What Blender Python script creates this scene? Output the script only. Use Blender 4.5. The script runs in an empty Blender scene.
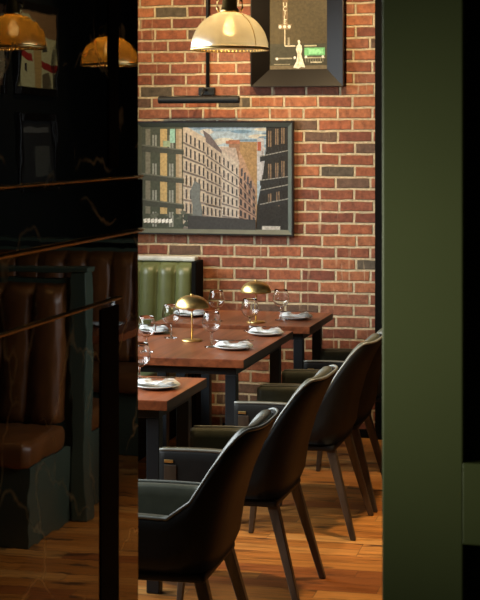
import bpy, bmesh, math, random
from mathutils import Vector, Matrix
random.seed(7)
S = bpy.context.scene
COL = S.collection
PI = math.pi
R = math.radians

# ------------------------------------------------------------------ camera
F, H, YAW, HOR = 1600.0, 1.742, 13.4, 138.0
cam = bpy.data.cameras.new('camera'); camo = bpy.data.objects.new('camera', cam); COL.objects.link(camo)
camo.location = (0, 0, H); camo.rotation_euler = (R(90), 0, R(YAW))
cam.sensor_fit = 'VERTICAL'; cam.sensor_height = 36.0; cam.lens = 36.0*F/600.0
cam.shift_y = -(300-HOR)/600.0
cam.clip_start = 0.05; cam.clip_end = 60
cam.dof.use_dof = True; cam.dof.focus_distance = 7.2; cam.dof.aperture_fstop = 13.0
S.camera = camo

# ------------------------------------------------------------------ world, light, exposure
S.view_settings.view_transform = 'Standard'; S.view_settings.look = 'None'
S.view_settings.gamma = 1.0; S.view_settings.exposure = 0.0
w = bpy.data.worlds.new('world'); S.world = w; w.use_nodes = True
w.node_tree.nodes['Background'].inputs[0].default_value = (0.30, 0.40, 0.55, 1)
w.node_tree.nodes['Background'].inputs[1].default_value = 0.3

def area(name, loc, target, sx, sy, power, col, spread=180):
    l = bpy.data.lights.new(name, 'AREA'); l.shape = 'RECTANGLE'; l.size = sx; l.size_y = sy
    l.energy = power; l.color = col; l.spread = R(spread)
    o = bpy.data.objects.new(name, l); COL.objects.link(o); o.location = loc
    o.rotation_euler = (Vector(target)-Vector(loc)).to_track_quat('-Z', 'Y').to_euler()
    return o
def spot(name, loc, target, power, col, ang=70, rad=0.05, blend=0.6):
    l = bpy.data.lights.new(name, 'SPOT'); l.energy = power; l.color = col
    l.spot_size = R(ang); l.spot_blend = blend; l.shadow_soft_size = rad
    o = bpy.data.objects.new(name, l); COL.objects.link(o); o.location = loc
    o.rotation_euler = (Vector(target)-Vector(loc)).to_track_quat('-Z', 'Y').to_euler()
    return o
WARM = (1.0, 0.71, 0.38); DAY = (0.90, 0.97, 1.0)
area('daylight_window', (-3.75, 6.3, 1.95), (-1.6, 6.5, 0.55), 4.2, 1.5, 175, DAY, 130)
for x, y, tx, ty, tz, p in ((-2.6, 8.0, -2.5, 9.2, 1.9, 85), (-1.75, 8.0, -1.75, 9.2, 1.85, 105)):
    spot('ceiling_spot_brick', (x, y, 3.0), (tx, ty, tz), p*1.05, WARM, 70)
spot('ceiling_spot_aisle', (-0.75, 6.3, 3.0), (-0.95, 6.3, 0), 215, WARM, 55)
spot('ceiling_spot_aisle', (-0.75, 7.7, 3.0), (-1.0, 7.6, 0), 150, WARM, 48)
area('door_fill_light', (-2.35, 1.30, 1.50), (-0.42, 2.95, 1.46), 0.35, 0.4, 1.5, (0.95, 1.0, 0.70), 32)  # unseen fill added to light the door face, no window there

# ------------------------------------------------------------------ materials
def newmat(name):
    m = bpy.data.materials.new(name); m.use_nodes = True
    nt = m.node_tree; b = nt.nodes['Principled BSDF']
    return m, nt, b
def N(nt, t, **kw):
    n = nt.nodes.new(t)
    for k, v in kw.items():
        setattr(n, k, v)
    return n
def L(nt, a, b): nt.links.new(a, b)
def math_(nt, op, a, b=None, c=None):
    n = nt.nodes.new('ShaderNodeMath'); n.operation = op
    for i, v in enumerate((a, b, c)):
        if v is None: continue
        if isinstance(v, (int, float)): n.inputs[i].default_value = v
        else: nt.links.new(v, n.inputs[i])
    return n.outputs[0]
def ramp(nt, fac, stops, interp='LINEAR'):
    n = nt.nodes.new('ShaderNodeValToRGB'); n.color_ramp.interpolation = interp
    e = n.color_ramp.elements
    while len(e) < len(stops): e.new(0.5)
    for i, (p, c) in enumerate(stops):
        e[i].position = p; e[i].color = (c[0], c[1], c[2], 1)
    nt.links.new(fac, n.inputs[0]); return n.outputs[0]
def mixc(nt, fac, a, b, mode='MIX'):
    n = nt.nodes.new('ShaderNodeMix'); n.data_type = 'RGBA'; n.blend_type = mode
    for sock, v in ((n.inputs[0], fac), (n.inputs[6], a), (n.inputs[7], b)):
        if isinstance(v, (int, float)): sock.default_value = v
        elif isinstance(v, tuple): sock.default_value = (v[0], v[1], v[2], 1)
        else: nt.links.new(v, sock)
    return n.outputs[2]
def simple(name, col, rough=0.5, metal=0.0, noise=0.15, scale=30, bump=0.0, **kw):
    m, nt, b = newmat(name)
    tc = N(nt, 'ShaderNodeTexCoord'); nz = N(nt, 'ShaderNodeTexNoise'); nz.inputs['Scale'].default_value = scale
    nz.inputs['Detail'].default_value = 4
    L(nt, tc.outputs['Object'], nz.inputs['Vector'])
    lo = tuple(c*(1-noise) for c in col); hi = tuple(min(1, c*(1+noise)) for c in col)
    c = ramp(nt, nz.outputs['Fac'], [(0.3, lo), (0.7, hi)])
    L(nt, c, b.inputs['Base Color']); b.inputs['Roughness'].default_value = rough; b.inputs['Metallic'].default_value = metal
    if bump:
        bp = N(nt, 'ShaderNodeBump'); bp.inputs['Strength'].default_value = bump; bp.inputs['Distance'].default_value = 0.002
        L(nt, nz.outputs['Fac'], bp.inputs['Height']); L(nt, bp.outputs[0], b.inputs['Normal'])
    for k, v in kw.items(): b.inputs[k.replace('_', ' ')].default_value = v
    return m
def pos(nt):
    g = N(nt, 'ShaderNodeNewGeometry'); s = N(nt, 'ShaderNodeSeparateXYZ'); L(nt, g.outputs['Position'], s.inputs[0])
    return g.outputs['Position'], s.outputs
def comb(nt, x, y, z):
    c = N(nt, 'ShaderNodeCombineXYZ')
    for i, v in enumerate((x, y, z)):
        if isinstance(v, (int, float)): c.inputs[i].default_value = v
        else: L(nt, v, c.inputs[i])
    return c.outputs[0]

def brick_mat():
    m, nt, b = newmat('brick')
    P, xyz = pos(nt)
    dn = N(nt, 'ShaderNodeTexNoise'); dn.inputs['Scale'].default_value = 9; dn.inputs['Detail'].default_value = 3; L(nt, P, dn.inputs['Vector'])
    sp = N(nt, 'ShaderNodeSeparateColor'); L(nt, dn.outputs['Color'], sp.inputs[0])
    x = math_(nt, 'ADD', xyz[0], math_(nt, 'MULTIPLY', math_(nt, 'SUBTRACT', sp.outputs[0], 0.5), 0.012))
    z = math_(nt, 'ADD', xyz[2], math_(nt, 'MULTIPLY', math_(nt, 'SUBTRACT', sp.outputs[1], 0.5), 0.012))
    h, wd = 0.0677, 0.203
    rz = math_(nt, 'DIVIDE', math_(nt, 'SUBTRACT', z, 1.107-20*h), h)
    row = math_(nt, 'FLOOR', rz); fz = math_(nt, 'FRACT', rz)
    odd = math_(nt, 'MODULO', row, 2)
    rn = N(nt, 'ShaderNodeTexWhiteNoise'); rn.noise_dimensions = '1D'; L(nt, row, rn.inputs['W'])
    jit = math_(nt, 'MULTIPLY', math_(nt, 'SUBTRACT', rn.outputs[0], 0.5), 0.18)
    xx = math_(nt, 'DIVIDE', math_(nt, 'ADD', x, 2.533+20*wd), wd)
    xx = math_(nt, 'ADD', math_(nt, 'ADD', xx, math_(nt, 'MULTIPLY', odd, 0.45)), jit)
    cx = math_(nt, 'FLOOR', xx); fx = math_(nt, 'FRACT', xx)
    wn = N(nt, 'ShaderNodeTexWhiteNoise'); wn.noise_dimensions = '3D'; L(nt, comb(nt, cx, row, 3.3), wn.inputs['Vector'])
    # distance to joints, metres
    dz = math_(nt, 'MULTIPLY', math_(nt, 'MINIMUM', fz, math_(nt, 'SUBTRACT', 1, fz)), h)
    dx = math_(nt, 'MULTIPLY', math_(nt, 'MINIMUM', fx, math_(nt, 'SUBTRACT', 1, fx)), wd)
    d = math_(nt, 'MINIMUM', dz, dx)
    en = N(nt, 'ShaderNodeTexNoise'); en.inputs['Scale'].default_value = 45; en.inputs['Detail'].default_value = 5; L(nt, P, en.inputs['Vector'])
    d2 = math_(nt, 'ADD', d, math_(nt, 'MULTIPLY', math_(nt, 'SUBTRACT', en.outputs['Fac'], 0.5), 0.006))
    mr = N(nt, 'ShaderNodeMapRange'); mr.inputs[1].default_value = 0.0050; mr.inputs[2].default_value = 0.0085; L(nt, d2, mr.inputs[0])
    mask = mr.outputs[0]
    col = ramp(nt, wn.outputs[0], [(0.0, (0.24, 0.075, 0.036)), (0.2, (0.32, 0.10, 0.043)), (0.36, (0.19, 0.058, 0.032)), (0.5, (0.28, 0.105, 0.055)),
                                  (0.64, (0.36, 0.13, 0.055)), (0.78, (0.25, 0.08, 0.042)), (0.86, (0.13, 0.075, 0.048)), (0.94, (0.095, 0.075, 0.05))], 'CONSTANT')
    n2 = N(nt, 'ShaderNodeTexNoise'); n2.inputs['Scale'].default_value = 28; n2.inputs['Detail'].default_value = 7; n2.inputs['Roughness'].default_value = 0.7; L(nt, P, n2.inputs['Vector'])
    v = ramp(nt, n2.outputs['Fac'], [(0.3, (0.5, 0.48, 0.48)), (0.7, (1.4, 1.4, 1.4))])
    col = mixc(nt, 1.0, col, v, 'MULTIPLY')
    # lime smears and drips running down the faces
    mp = N(nt, 'ShaderNodeMapping'); mp.inputs['Scale'].default_value = (34, 1, 3.2); L(nt, P, mp.inputs[0])
    n3 = N(nt, 'ShaderNodeTexNoise'); n3.inputs['Scale'].default_value = 1; n3.inputs['Detail'].default_value = 4; L(nt, mp.outputs[0], n3.inputs['Vector'])
    sm = ramp(nt, n3.outputs['Fac'], [(0.63, (0, 0, 0)), (0.74, (0.75, 0.75, 0.75))])
    col = mixc(nt, sm, col, (0.52, 0.40, 0.25))
    mort = ramp(nt, en.outputs['Fac'], [(0.3, (0.36, 0.30, 0.19)), (0.7, (0.70, 0.58, 0.38))])
    col = mixc(nt, mask, mort, col)
    L(nt, col, b.inputs['Base Color']); b.inputs['Roughness'].default_value = 0.75
    bp = N(nt, 'ShaderNodeBump'); bp.inputs['Strength'].default_value = 0.9; bp.inputs['Distance'].default_value = 0.008
    hh = math_(nt, 'ADD', mask, math_(nt, 'MULTIPLY', n2.outputs['Fac'], 0.5))
    L(nt, hh, bp.inputs['Height']); L(nt, bp.outputs[0], b.inputs['Normal'])
    return m

def floor_mat():
    m, nt, b = newmat('plank_floor')
    P, xyz = pos(nt)
    pw = 0.105
    ry = math_(nt, 'DIVIDE', math_(nt, 'ADD', xyz[1], 10), pw); row = math_(nt, 'FLOOR', ry); fy = math_(nt, 'FRACT', ry)
    rn = N(nt, 'ShaderNodeTexWhiteNoise'); rn.noise_dimensions = '1D'; L(nt, row, rn.inputs['W'])
    xx = math_(nt, 'ADD', math_(nt, 'DIVIDE', xyz[0], 0.95), math_(nt, 'MULTIPLY', rn.outputs[0], 7))
    cx = math_(nt, 'FLOOR', xx); fx = math_(nt, 'FRACT', xx)
    wn = N(nt, 'ShaderNodeTexWhiteNoise'); L(nt, comb(nt, cx, row, 1.7), wn.inputs['Vector'])
    off = math_(nt, 'MULTIPLY', wn.outputs[0], 30)
    v = comb(nt, math_(nt, 'ADD', math_(nt, 'MULTIPLY', xyz[0], 2.2), off), math_(nt, 'MULTIPLY', xyz[1], 26), off)
    g = N(nt, 'ShaderNodeTexNoise'); g.inputs['Scale'].default_value = 1.6; g.inputs['Detail'].default_value = 8; g.inputs['Roughness'].default_value = 0.65; g.inputs['Distortion'].default_value = 0.8; L(nt, v, g.inputs['Vector'])
    base = ramp(nt, wn.outputs[0], [(0.0, (0.42, 0.155, 0.030)), (0.25, (0.54, 0.225, 0.05)), (0.5, (0.47, 0.18, 0.035)), (0.7, (0.58, 0.27, 0.07)), (0.88, (0.32, 0.10, 0.022))], 'CONSTANT')
    gr = ramp(nt, g.outputs['Fac'], [(0.30, (0.30, 0.24, 0.2)), (0.45, (0.85, 0.82, 0.8)), (0.62, (1.2, 1.15, 1.1))])
    col = mixc(nt, 1.0, base, gr, 'MULTIPLY')
    v2 = comb(nt, math_(nt, 'ADD', math_(nt, 'MULTIPLY', xyz[0], 3.0), off), math_(nt, 'MULTIPLY', xyz[1], 9), off)
    k = N(nt, 'ShaderNodeTexNoise'); k.inputs['Scale'].default_value = 1.3; k.inputs['Detail'].default_value = 5; L(nt, v2, k.inputs['Vector'])
    kk = ramp(nt, k.outputs['Fac'], [(0.60, (0, 0, 0)), (0.68, (0.85, 0.85, 0.85))])
    col = mixc(nt, kk, col, (0.055, 0.025, 0.012))
    e = math_(nt, 'MINIMUM', math_(nt, 'MULTIPLY', math_(nt, 'MINIMUM', fy, math_(nt, 'SUBTRACT', 1, fy)), pw),
              math_(nt, 'MULTIPLY', math_(nt, 'MINIMUM', fx, math_(nt, 'SUBTRACT', 1, fx)), 0.95))
    mr = N(nt, 'ShaderNodeMapRange'); mr.inputs[1].default_value = 0.0002; mr.inputs[2].default_value = 0.0018; L(nt, e, mr.inputs[0])
    col = mixc(nt, mr.outputs[0], (0.08, 0.034, 0.012), col)
    L(nt, col, b.inputs['Base Color'])
    rr = math_(nt, 'ADD', 0.26, math_(nt, 'MULTIPLY', g.outputs['Fac'], 0.22)); L(nt, rr, b.inputs['Roughness'])
    bp = N(nt, 'ShaderNodeBump'); bp.inputs['Strength'].default_value = 0.35; bp.inputs['Distance'].default_value = 0.003
    L(nt, math_(nt, 'ADD', mr.outputs[0], math_(nt, 'MULTIPLY', g.outputs['Fac'], 0.4)), bp.inputs['Height']); L(nt, bp.outputs[0], b.inputs['Normal'])
    return m

def wood_mat(name, c1, c2, c3, rough=0.32, axis=1):
    m, nt, b = newmat(name)
    tc = N(nt, 'ShaderNodeTexCoord'); mp = N(nt, 'ShaderNodeMapping')
    sc = [22, 22, 22]; sc[axis] = 1.8; mp.inputs['Scale'].default_value = sc
    L(nt, tc.outputs['Object'], mp.inputs[0])
    g = N(nt, 'ShaderNodeTexNoise'); g.inputs['Scale'].default_value = 1.2; g.inputs['Detail'].default_value = 7; g.inputs['Distortion'].default_value = 0.7; L(nt, mp.outputs[0], g.inputs['Vector'])
    c = ramp(nt, g.outputs['Fac'], [(0.3, c1), (0.5, c2), (0.72, c3)])
    L(nt, c, b.inputs['Base Color']); b.inputs['Roughness'].default_value = rough
    return m

def marble_mat():
    m, nt, b = newmat('black_marble')
    P, xyz = pos(nt)
    wv = N(nt, 'ShaderNodeTexNoise'); wv.inputs['Scale'].default_value = 2.2; wv.inputs['Detail'].default_value = 4; L(nt, P, wv.inputs['Vector'])
    mx = N(nt, 'ShaderNodeVectorMath', operation='MULTIPLY_ADD'); L(nt, wv.outputs['Color'], mx.inputs[0]); mx.inputs[1].default_value = (0.6, 0.6, 0.6); L(nt, P, mx.inputs[2])
    vo = N(nt, 'ShaderNodeTexVoronoi', feature='DISTANCE_TO_EDGE'); vo.inputs['Scale'].default_value = 3.1; L(nt, mx.outputs[0], vo.inputs['Vector'])
    vein = ramp(nt, vo.outputs['Distance'], [(0.0, (1, 1, 1)), (0.012, (0.5, 0.5, 0.5)), (0.028, (0, 0, 0))])
    br = N(nt, 'ShaderNodeTexNoise'); br.inputs['Scale'].default_value = 5; L(nt, P, br.inputs['Vector'])
    bm_ = ramp(nt, br.outputs['Fac'], [(0.44, (0, 0, 0)), (0.58, (1, 1, 1))])
    f = mixc(nt, 1.0, vein, bm_, 'MULTIPLY')
    col = mixc(nt, f, (0.004, 0.004, 0.004), (0.60, 0.46, 0.24))
    L(nt, col, b.inputs['Base Color']); b.inputs['Roughness'].default_value = 0.012; b.inputs['IOR'].default_value = 1.52
    n = N(nt, 'ShaderNodeTexNoise'); n.inputs['Scale'].default_value = 6; L(nt, P, n.inputs['Vector'])
    bp = N(nt, 'ShaderNodeBump'); bp.inputs['Strength'].default_value = 0.03; bp.inputs['Distance'].default_value = 0.01
    L(nt, n.outputs['Fac'], bp.inputs['Height']); L(nt, bp.outputs[0], b.inputs['Normal'])
    return m

def glass_mat():
    m, nt, b = newmat('clear_glass')
    b.inputs['Base Color'].default_value = (0.98, 0.99, 0.99, 1); b.inputs['Transmission Weight'].default_value = 1
    b.inputs['Roughness'].default_value = 0.0; b.inputs['IOR'].default_value = 1.45
    return m
def pane_mat():
    m, nt, b = newmat('picture_glass'); nt.nodes.remove(b); out = nt.nodes['Material Output']
    t = N(nt, 'ShaderNodeBsdfTransparent'); g = N(nt, 'ShaderNodeBsdfGlossy'); g.inputs['Roughness'].default_value = 0.03
    fr = N(nt, 'ShaderNodeFresnel'); fr.inputs[0].default_value = 1.5
    mx = N(nt, 'ShaderNodeMixShader'); L(nt, math_(nt, 'MULTIPLY', fr.outputs[0], 0.5), mx.inputs[0]); L(nt, t.outputs[0], mx.inputs[1]); L(nt, g.outputs[0], mx.inputs[2]); L(nt, mx.outputs[0], out.inputs[0])
    return m
def shade_mat():
    m, nt, b = newmat('ribbed_mercury_glass'); nt.nodes.remove(b); out = nt.nodes['Material Output']
    tc = N(nt, 'ShaderNodeTexCoord'); nz = N(nt, 'ShaderNodeTexNoise'); nz.inputs['Scale'].default_value = 18; L(nt, tc.outputs['Object'], nz.inputs['Vector'])
    tr = N(nt, 'ShaderNodeBsdfTranslucent'); tr.inputs[0].default_value = (0.84, 0.79, 0.66, 1)
    gl = N(nt, 'ShaderNodeBsdfGlossy'); gl.inputs['Roughness'].default_value = 0.22; gl.inputs[0].default_value = (0.93, 0.92, 0.88, 1)
    tp = N(nt, 'ShaderNodeBsdfTransparent'); tp.inputs[0].default_value = (0.95, 0.85, 0.65, 1)
    m1 = N(nt, 'ShaderNodeMixShader'); m1.inputs[0].default_value = 0.6; L(nt, tr.outputs[0], m1.inputs[1]); L(nt, gl.outputs[0], m1.inputs[2])
    m2 = N(nt, 'ShaderNodeMixShader'); L(nt, math_(nt, 'MULTIPLY', nz.outputs['Fac'], 0.26), m2.inputs[0]); L(nt, m1.outputs[0], m2.inputs[1]); L(nt, tp.outputs[0], m2.inputs[2])
    L(nt, m2.outputs[0], out.inputs[0]); return m
def emis(name, col, s):
    m, nt, b = newmat(name); b.inputs['Base Color'].default_value = (*col, 1)
    b.inputs['Emission Color'].default_value = (*col, 1); b.inputs['Emission Strength'].default_value = s
    return m

M = dict(
    brick=brick_mat(), floor=floor_mat(), marble=marble_mat(), glass=glass_mat(), pane=pane_mat(), shade=shade_mat(),
    bulb=emis('bulb_glow', (1.0, 0.74, 0.40), 85),
    table=wood_mat('cherry_wood', (0.11, 0.027, 0.009), (0.21, 0.056, 0.018), (0.30, 0.088, 0.030), 0.33, 1),
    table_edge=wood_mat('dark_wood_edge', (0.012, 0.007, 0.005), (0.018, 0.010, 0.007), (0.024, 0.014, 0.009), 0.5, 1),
    legwood=wood_mat('dark_leg_wood', (0.030, 0.020, 0.012), (0.055, 0.038, 0.024), (0.08, 0.055, 0.036), 0.42, 2),
    steel=simple('black_steel', (0.007, 0.010, 0.013), 0.5, 0.2, 0.1),
    blackpaint=simple('black_paint', (0.004, 0.004, 0.0035), 0.8, 0, 0.1, Specular_IOR_Level=0.08),
    frame=simple('black_frame', (0.014, 0.011, 0.009), 0.33, 0, 0.2, 12),
    nightframe=simple('black_sloped_frame', (0.006, 0.0045, 0.0035), 0.36, 0, 0.2, 12, Specular_IOR_Level=0.2),
    greyframe=simple('green_grey_frame', (0.10, 0.12, 0.105), 0.38, 0, 0.12, 15),
    brass=simple('brass', (0.80, 0.57, 0.22), 0.36, 1.0, 0.12, 40),
    olddbrass=simple('aged_brass', (0.42, 0.28, 0.10), 0.3, 1.0, 0.2, 30),
    silver=simple('cutlery_steel', (0.22, 0.21, 0.20), 0.25, 1.0, 0.05),
    china=simple('glazed_china', (0.62, 0.64, 0.62), 0.2, 0, 0.04),
    linen=simple('white_linen', (0.80, 0.79, 0.76), 0.85, 0, 0.06, 90, 0.4),
    olive=simple('olive_leather', (0.12, 0.14, 0.055), 0.36, 0, 0.12, 14, 0.25),
    shell=simple('black_green_leather', (0.006, 0.0055, 0.0045), 0.6, 0, 0.2, 25, 0.3, Specular_IOR_Level=0.22),
    pad=simple('grey_olive_leather', (0.066, 0.068, 0.047), 0.42, 0, 0.12, 25, 0.3),
    highlight_piping=simple('piping_edge_highlight', (0.18, 0.185, 0.16), 0.38, 0, 0.1, 40),  # window highlight along the chair edges put into a paler leather colour
    tan=simple('tan_leather', (0.15, 0.052, 0.013), 0.38, 0, 0.2, 10, 0.3),
    greenpaint=simple('olive_green_paint', (0.088, 0.098, 0.038), 0.42, 0, 0.04, 3),
    boothgreen=simple('booth_green_paint', (0.06, 0.08, 0.055), 0.4, 0, 0.08, 8),
    pale=simple('pale_vinyl', (0.62, 0.64, 0.60), 0.35, 0, 0.25, 14),
    plaster=simple('cream_plaster', (0.36, 0.33, 0.27), 0.8, 0, 0.06, 4),
    darkwall=simple('dark_wall_paint', (0.012, 0.014, 0.012), 0.55, 0, 0.1, 5),
    ceil=simple('dark_ceiling_paint', (0.05, 0.048, 0.042), 0.8, 0, 0.06, 4),
    goldtrim=simple('gold_edge', (0.50, 0.38, 0.16), 0.25, 1.0, 0.2, 20),
)

# ------------------------------------------------------------------ mesh helpers
def finish(name, bm, m, parent=None, smooth=False, sub=0, kind=None):
    me = bpy.data.meshes.new(name); bmesh.ops.recalc_face_normals(bm, faces=bm.faces); bm.to_mesh(me); bm.free()
    for mm in (m if isinstance(m, (list, tuple)) else [m]): me.materials.append(mm)
    if smooth: me.polygons.foreach_set('use_smooth', [True]*len(me.polygons))
    o = bpy.data.objects.new(name, me); COL.objects.link(o)
    if parent: o.parent = parent
    if sub:
        s = o.modifiers.new('subsurf', 'SUBSURF'); s.levels = sub; s.render_levels = sub
    if kind: o['kind'] = kind
    return o
def box(bm, x0, x1, y0, y1, z0, z1, bev=0.0, seg=2, mi=0):
    r = bmesh.ops.create_cube(bm, size=1.0)
    vs = r['verts']
    bmesh.ops.scale(bm, vec=(x1-x0, y1-y0, z1-z0), verts=vs)
    bmesh.ops.translate(bm, vec=((x0+x1)/2, (y0+y1)/2, (z0+z1)/2), verts=vs)
    fs = set(f for v in vs for f in v.link_faces)
    for f in fs: f.material_index = mi
    if bev:
        es = list(set(e for v in vs for e in v.link_edges))
        bmesh.ops.bevel(bm, geom=es, offset=bev, segments=seg, affect='EDGES', profile=0.5)
def lathe(bm, prof, n=32, cx=0, cy=0, closed=False, rib=0.0):
    rings = []
    for r, z in prof:
        rr = max(r, 1e-5)
        rings.append([bm.verts.new((cx+rr*(1+(rib if k % 2 else 0))*math.cos(2*PI*k/n), cy+rr*(1+(rib if k % 2 else 0))*math.sin(2*PI*k/n), z)) for k in range(n)])
    m = len(rings)
    for i in range(m if closed else m-1):
        a, b = rings[i], rings[(i+1) % m]
        for k in range(n):
            bm.faces.new((a[k], a[(k+1) % n], b[(k+1) % n], b[k]))
    if not closed:
        for rg, (r, z) in ((rings[0], prof[0]), (rings[-1], prof[-1])):
            bm.faces.new(rg)
def tube(bm, pts, rad, n=8, flat=1.0):
    pts = [Vector(p) for p in pts]; rings = []
    if isinstance(rad, (int, float)): rad = [rad]*len(pts)
    up = Vector((0, 0, 1))
    for i, p in enumerate(pts):
        d = (pts[min(i+1, len(pts)-1)]-pts[max(i-1, 0)]).normalized()
        a = d.cross(up)
        if a.length < 1e-3: a = d.cross(Vector((1, 0, 0)))
        a.normalize(); b = d.cross(a).normalized()
        rings.append([bm.verts.new(p+a*rad[i]*math.cos(2*PI*k/n)+b*rad[i]*flat*math.sin(2*PI*k/n)) for k in range(n)])
    for a, b in zip(rings, rings[1:]):
        for k in range(n): bm.faces.new((a[k], a[(k+1) % n], b[(k+1) % n], b[k]))
    bm.faces.new(rings[0]); bm.faces.new(rings[-1])
def taper(bm, p0, p1, w0, w1, d0=None, d1=None):
    # square section bar between two points, sections kept level
    d0 = d0 or w0; d1 = d1 or w1
    rg = []
    for p, ww, dd in ((p0, w0, d0), (p1, w1, d1)):
        rg.append([bm.verts.new((p[0]+sx*ww/2, p[1]+sy*dd/2, p[2])) for sx, sy in ((-1, -1), (1, -1), (1, 1), (-1, 1))])
    for k in range(4): bm.faces.new((rg[0][k], rg[0][(k+1) % 4], rg[1][(k+1) % 4], rg[1][k]))
    bm.faces.new(rg[0]); bm.faces.new(rg[1])
    bmesh.ops.bevel(bm, geom=list(bm.edges), offset=0.003, segments=1, affect='EDGES')
def NB(): return bmesh.new()
def thing(name, label, cat, loc, rz=0, group=None):
    o = bpy.data.objects.new(name, None); COL.objects.link(o); o.location = loc; o.rotation_euler = (0, 0, rz)
    o.empty_display_size = 0.1
    o['label'] = label; o['category'] = cat
    if group: o['group'] = group
    return o
def tag(o, label, cat, group=None):
    o['label'] = label; o['category'] = cat
    if group: o['group'] = group
    return o
def dup(root, loc, rz, label, group=None):
    r = root.copy(); COL.objects.link(r); r.location = loc; r.rotation_euler = (0, 0, rz); r['label'] = label
    if group: r['group'] = group
    for ch in list(root.children):
        c = ch.copy(); COL.objects.link(c); c.parent = r
        for g in list(ch.children):
            d = g.copy(); COL.objects.link(d); d.parent = c
    return r
def boxo(name, m, parent, *a, bev=0.0, kind=None, smooth=False):
    bm = NB(); box(bm, *a, bev=bev); return finish(name, bm, m, parent, smooth=smooth, kind=kind)

# pixel <-> place
CA, SA = math.cos(R(YAW)), math.sin(R(YAW))
def on_y(u, v, Y):
    t = (u-240)/F; D = Y/(t*SA+CA); return D*(t*CA-SA), H-(v-HOR)*D/F
def on_z(u, v, Z):
    D = F*(H-Z)/(v-HOR); t = (u-240)/F; return D*(t*CA-SA), D*(t*SA+CA)

# ------------------------------------------------------------------ setting
ZC = 3.1; WY = 9.22
boxo('floor', M['floor'], None, -3.4, 1.5, -1.2, 12.2, -0.05, 0.0, kind='structure')
boxo('ceiling', M['ceil'], None, -3.4, 1.5, -1.2, 12.2, ZC, ZC+0.05, kind='structure')
boxo('wall_back', M['brick'], None, -3.3, -1.385, WY, WY+0.2, 0, ZC, kind='structure')
boxo('wall_right', M['darkwall'], None, 1.40, 1.50, 3.1, 12.1, 0, ZC, kind='structure')
boxo('wall_rear_corridor', M['darkwall'], None, -1.27, 1.40, 12.1, 12.2, 0, ZC, kind='structure')
boxo('wall_corridor_left', M['darkwall'], None, -1.385, -1.285, WY+0.2, 12.1, 0, ZC, kind='structure')
boxo('trim_1', M['blackpaint'], None, -1.384, -1.27, WY-0.05, WY+0.2, 0, ZC, bev=0.004, kind='structure')   # black post at the brick's end
boxo('baseboard_back', M['blackpaint'], None, -2.3, -1.386, WY-0.018, WY-0.001, 0, 0.05, bev=0.004, kind='structure')
# left wall with the window opening
bm = NB()
box(bm, -3.4, -3.3, 2.2, WY, 0, 1.15); box(bm, -3.4, -3.3, 2.2, WY, 2.75, ZC)
box(bm, -3.4, -3.3, 2.2, 4.2, 1.15, 2.75); box(bm, -3.4, -3.3, 8.5, WY, 1.15, 2.75)
finish('wall_left', bm, M['plaster'], None, kind='structure')
bm = NB()
for a in ((4.2, 4.25), (5.25, 5.3), (6.33, 6.38), (7.4, 7.45), (8.45, 8.5)): box(bm, -3.38, -3.32, a[0], a[1], 1.15, 2.75)
box(bm, -3.38, -3.32, 4.2, 8.5, 1.15, 1.2); box(bm, -3.38, -3.32, 4.2, 8.5, 2.7, 2.75); box(bm, -3.38, -3.32, 4.2, 8.5, 2.3, 2.34)
finish('window_1', bm, M['blackpaint'], None, kind='structure')
# wall between entrance and dining room, right of the doorway, and the outer entrance walls
boxo('wall_front_left', M['darkwall'], None, -3.3, -1.451, 2.75, 2.85, 0, ZC, kind='structure')
boxo('wall_front', M['darkwall'], None, 0.46, 1.5, 3.0, 3.08, 0, ZC, kind='structure')
boxo('wall_entrance_right', M['darkwall'], None, 1.40, 1.5, -1.2, 3.0, 0, ZC, kind='structure')
boxo('wall_entrance_back', M['darkwall'], None, -3.4, 1.5, -1.3, -1.2, 0, ZC, kind='structure')

# black marble wall on the left
X0 = -1.17
def my(u): # y on the marble plane for a pixel column
    t = (u-240)/F; D = X0/(t*CA-SA); return D*(t*SA+CA)
Y0, YE = 2.75, my(138.3)
y100, y108, y118 = my(100), my(108), my(118)
bm = NB(); box(bm, -1.45, X0, Y0, YE, 0, ZC-0.001, bev=0.002, seg=1)
mw = finish('wall_partition', bm, M['marble'], None, kind='structure')
boxo('trim_2', M['marble'], None, X0+0.0005, X0+0.010, Y0, YE+0.006, 1.518, 1.640, bev=0.002, kind='structure')
def moulding(name, z, hgt, dep, y1, mat):
    bm = NB(); prof = [(0, -hgt), (dep*0.5, -hgt), (dep*0.8, -hgt*0.6), (dep, -hgt*0.25), (dep, 0), (dep*0.7, hgt*0.25), (0, hgt*0.3)]
    a = [bm.verts.new((X0+0.0006+p[0], Y0, z+p[1])) for p in prof]; b = [bm.verts.new((X0+0.0006+p[0], y1, z+p[1])) for p in prof]
    n = len(prof)
    for k in range(n): bm.faces.new((a[k], a[(k+1) % n], b[(k+1) % n], b[k]))
    bm.faces.new(a); bm.faces.new(b); return finish(name, bm, mat, None, kind='structure')
moulding('trim_3', 1.648, 0.006, 0.012, YE+0.008, M['goldtrim'])
moulding('trim_4', 1.514, 0.006, 0.013, YE+0.008, M['olddbrass'])
moulding('trim_5', 1.362, 0.005, 0.010, y118, M['olddbrass'])
boxo('trim_6', M['blackpaint'], None, X0+0.0006, X0+0.003, y108, y118, 1.67, ZC-0.002, bev=0.002, kind='structure')
boxo('trim_7', M['blackpaint'], None, X0+0.0006, X0+0.003, y100, y118, 0.002, 1.345, bev=0.002, kind='structure')

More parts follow.
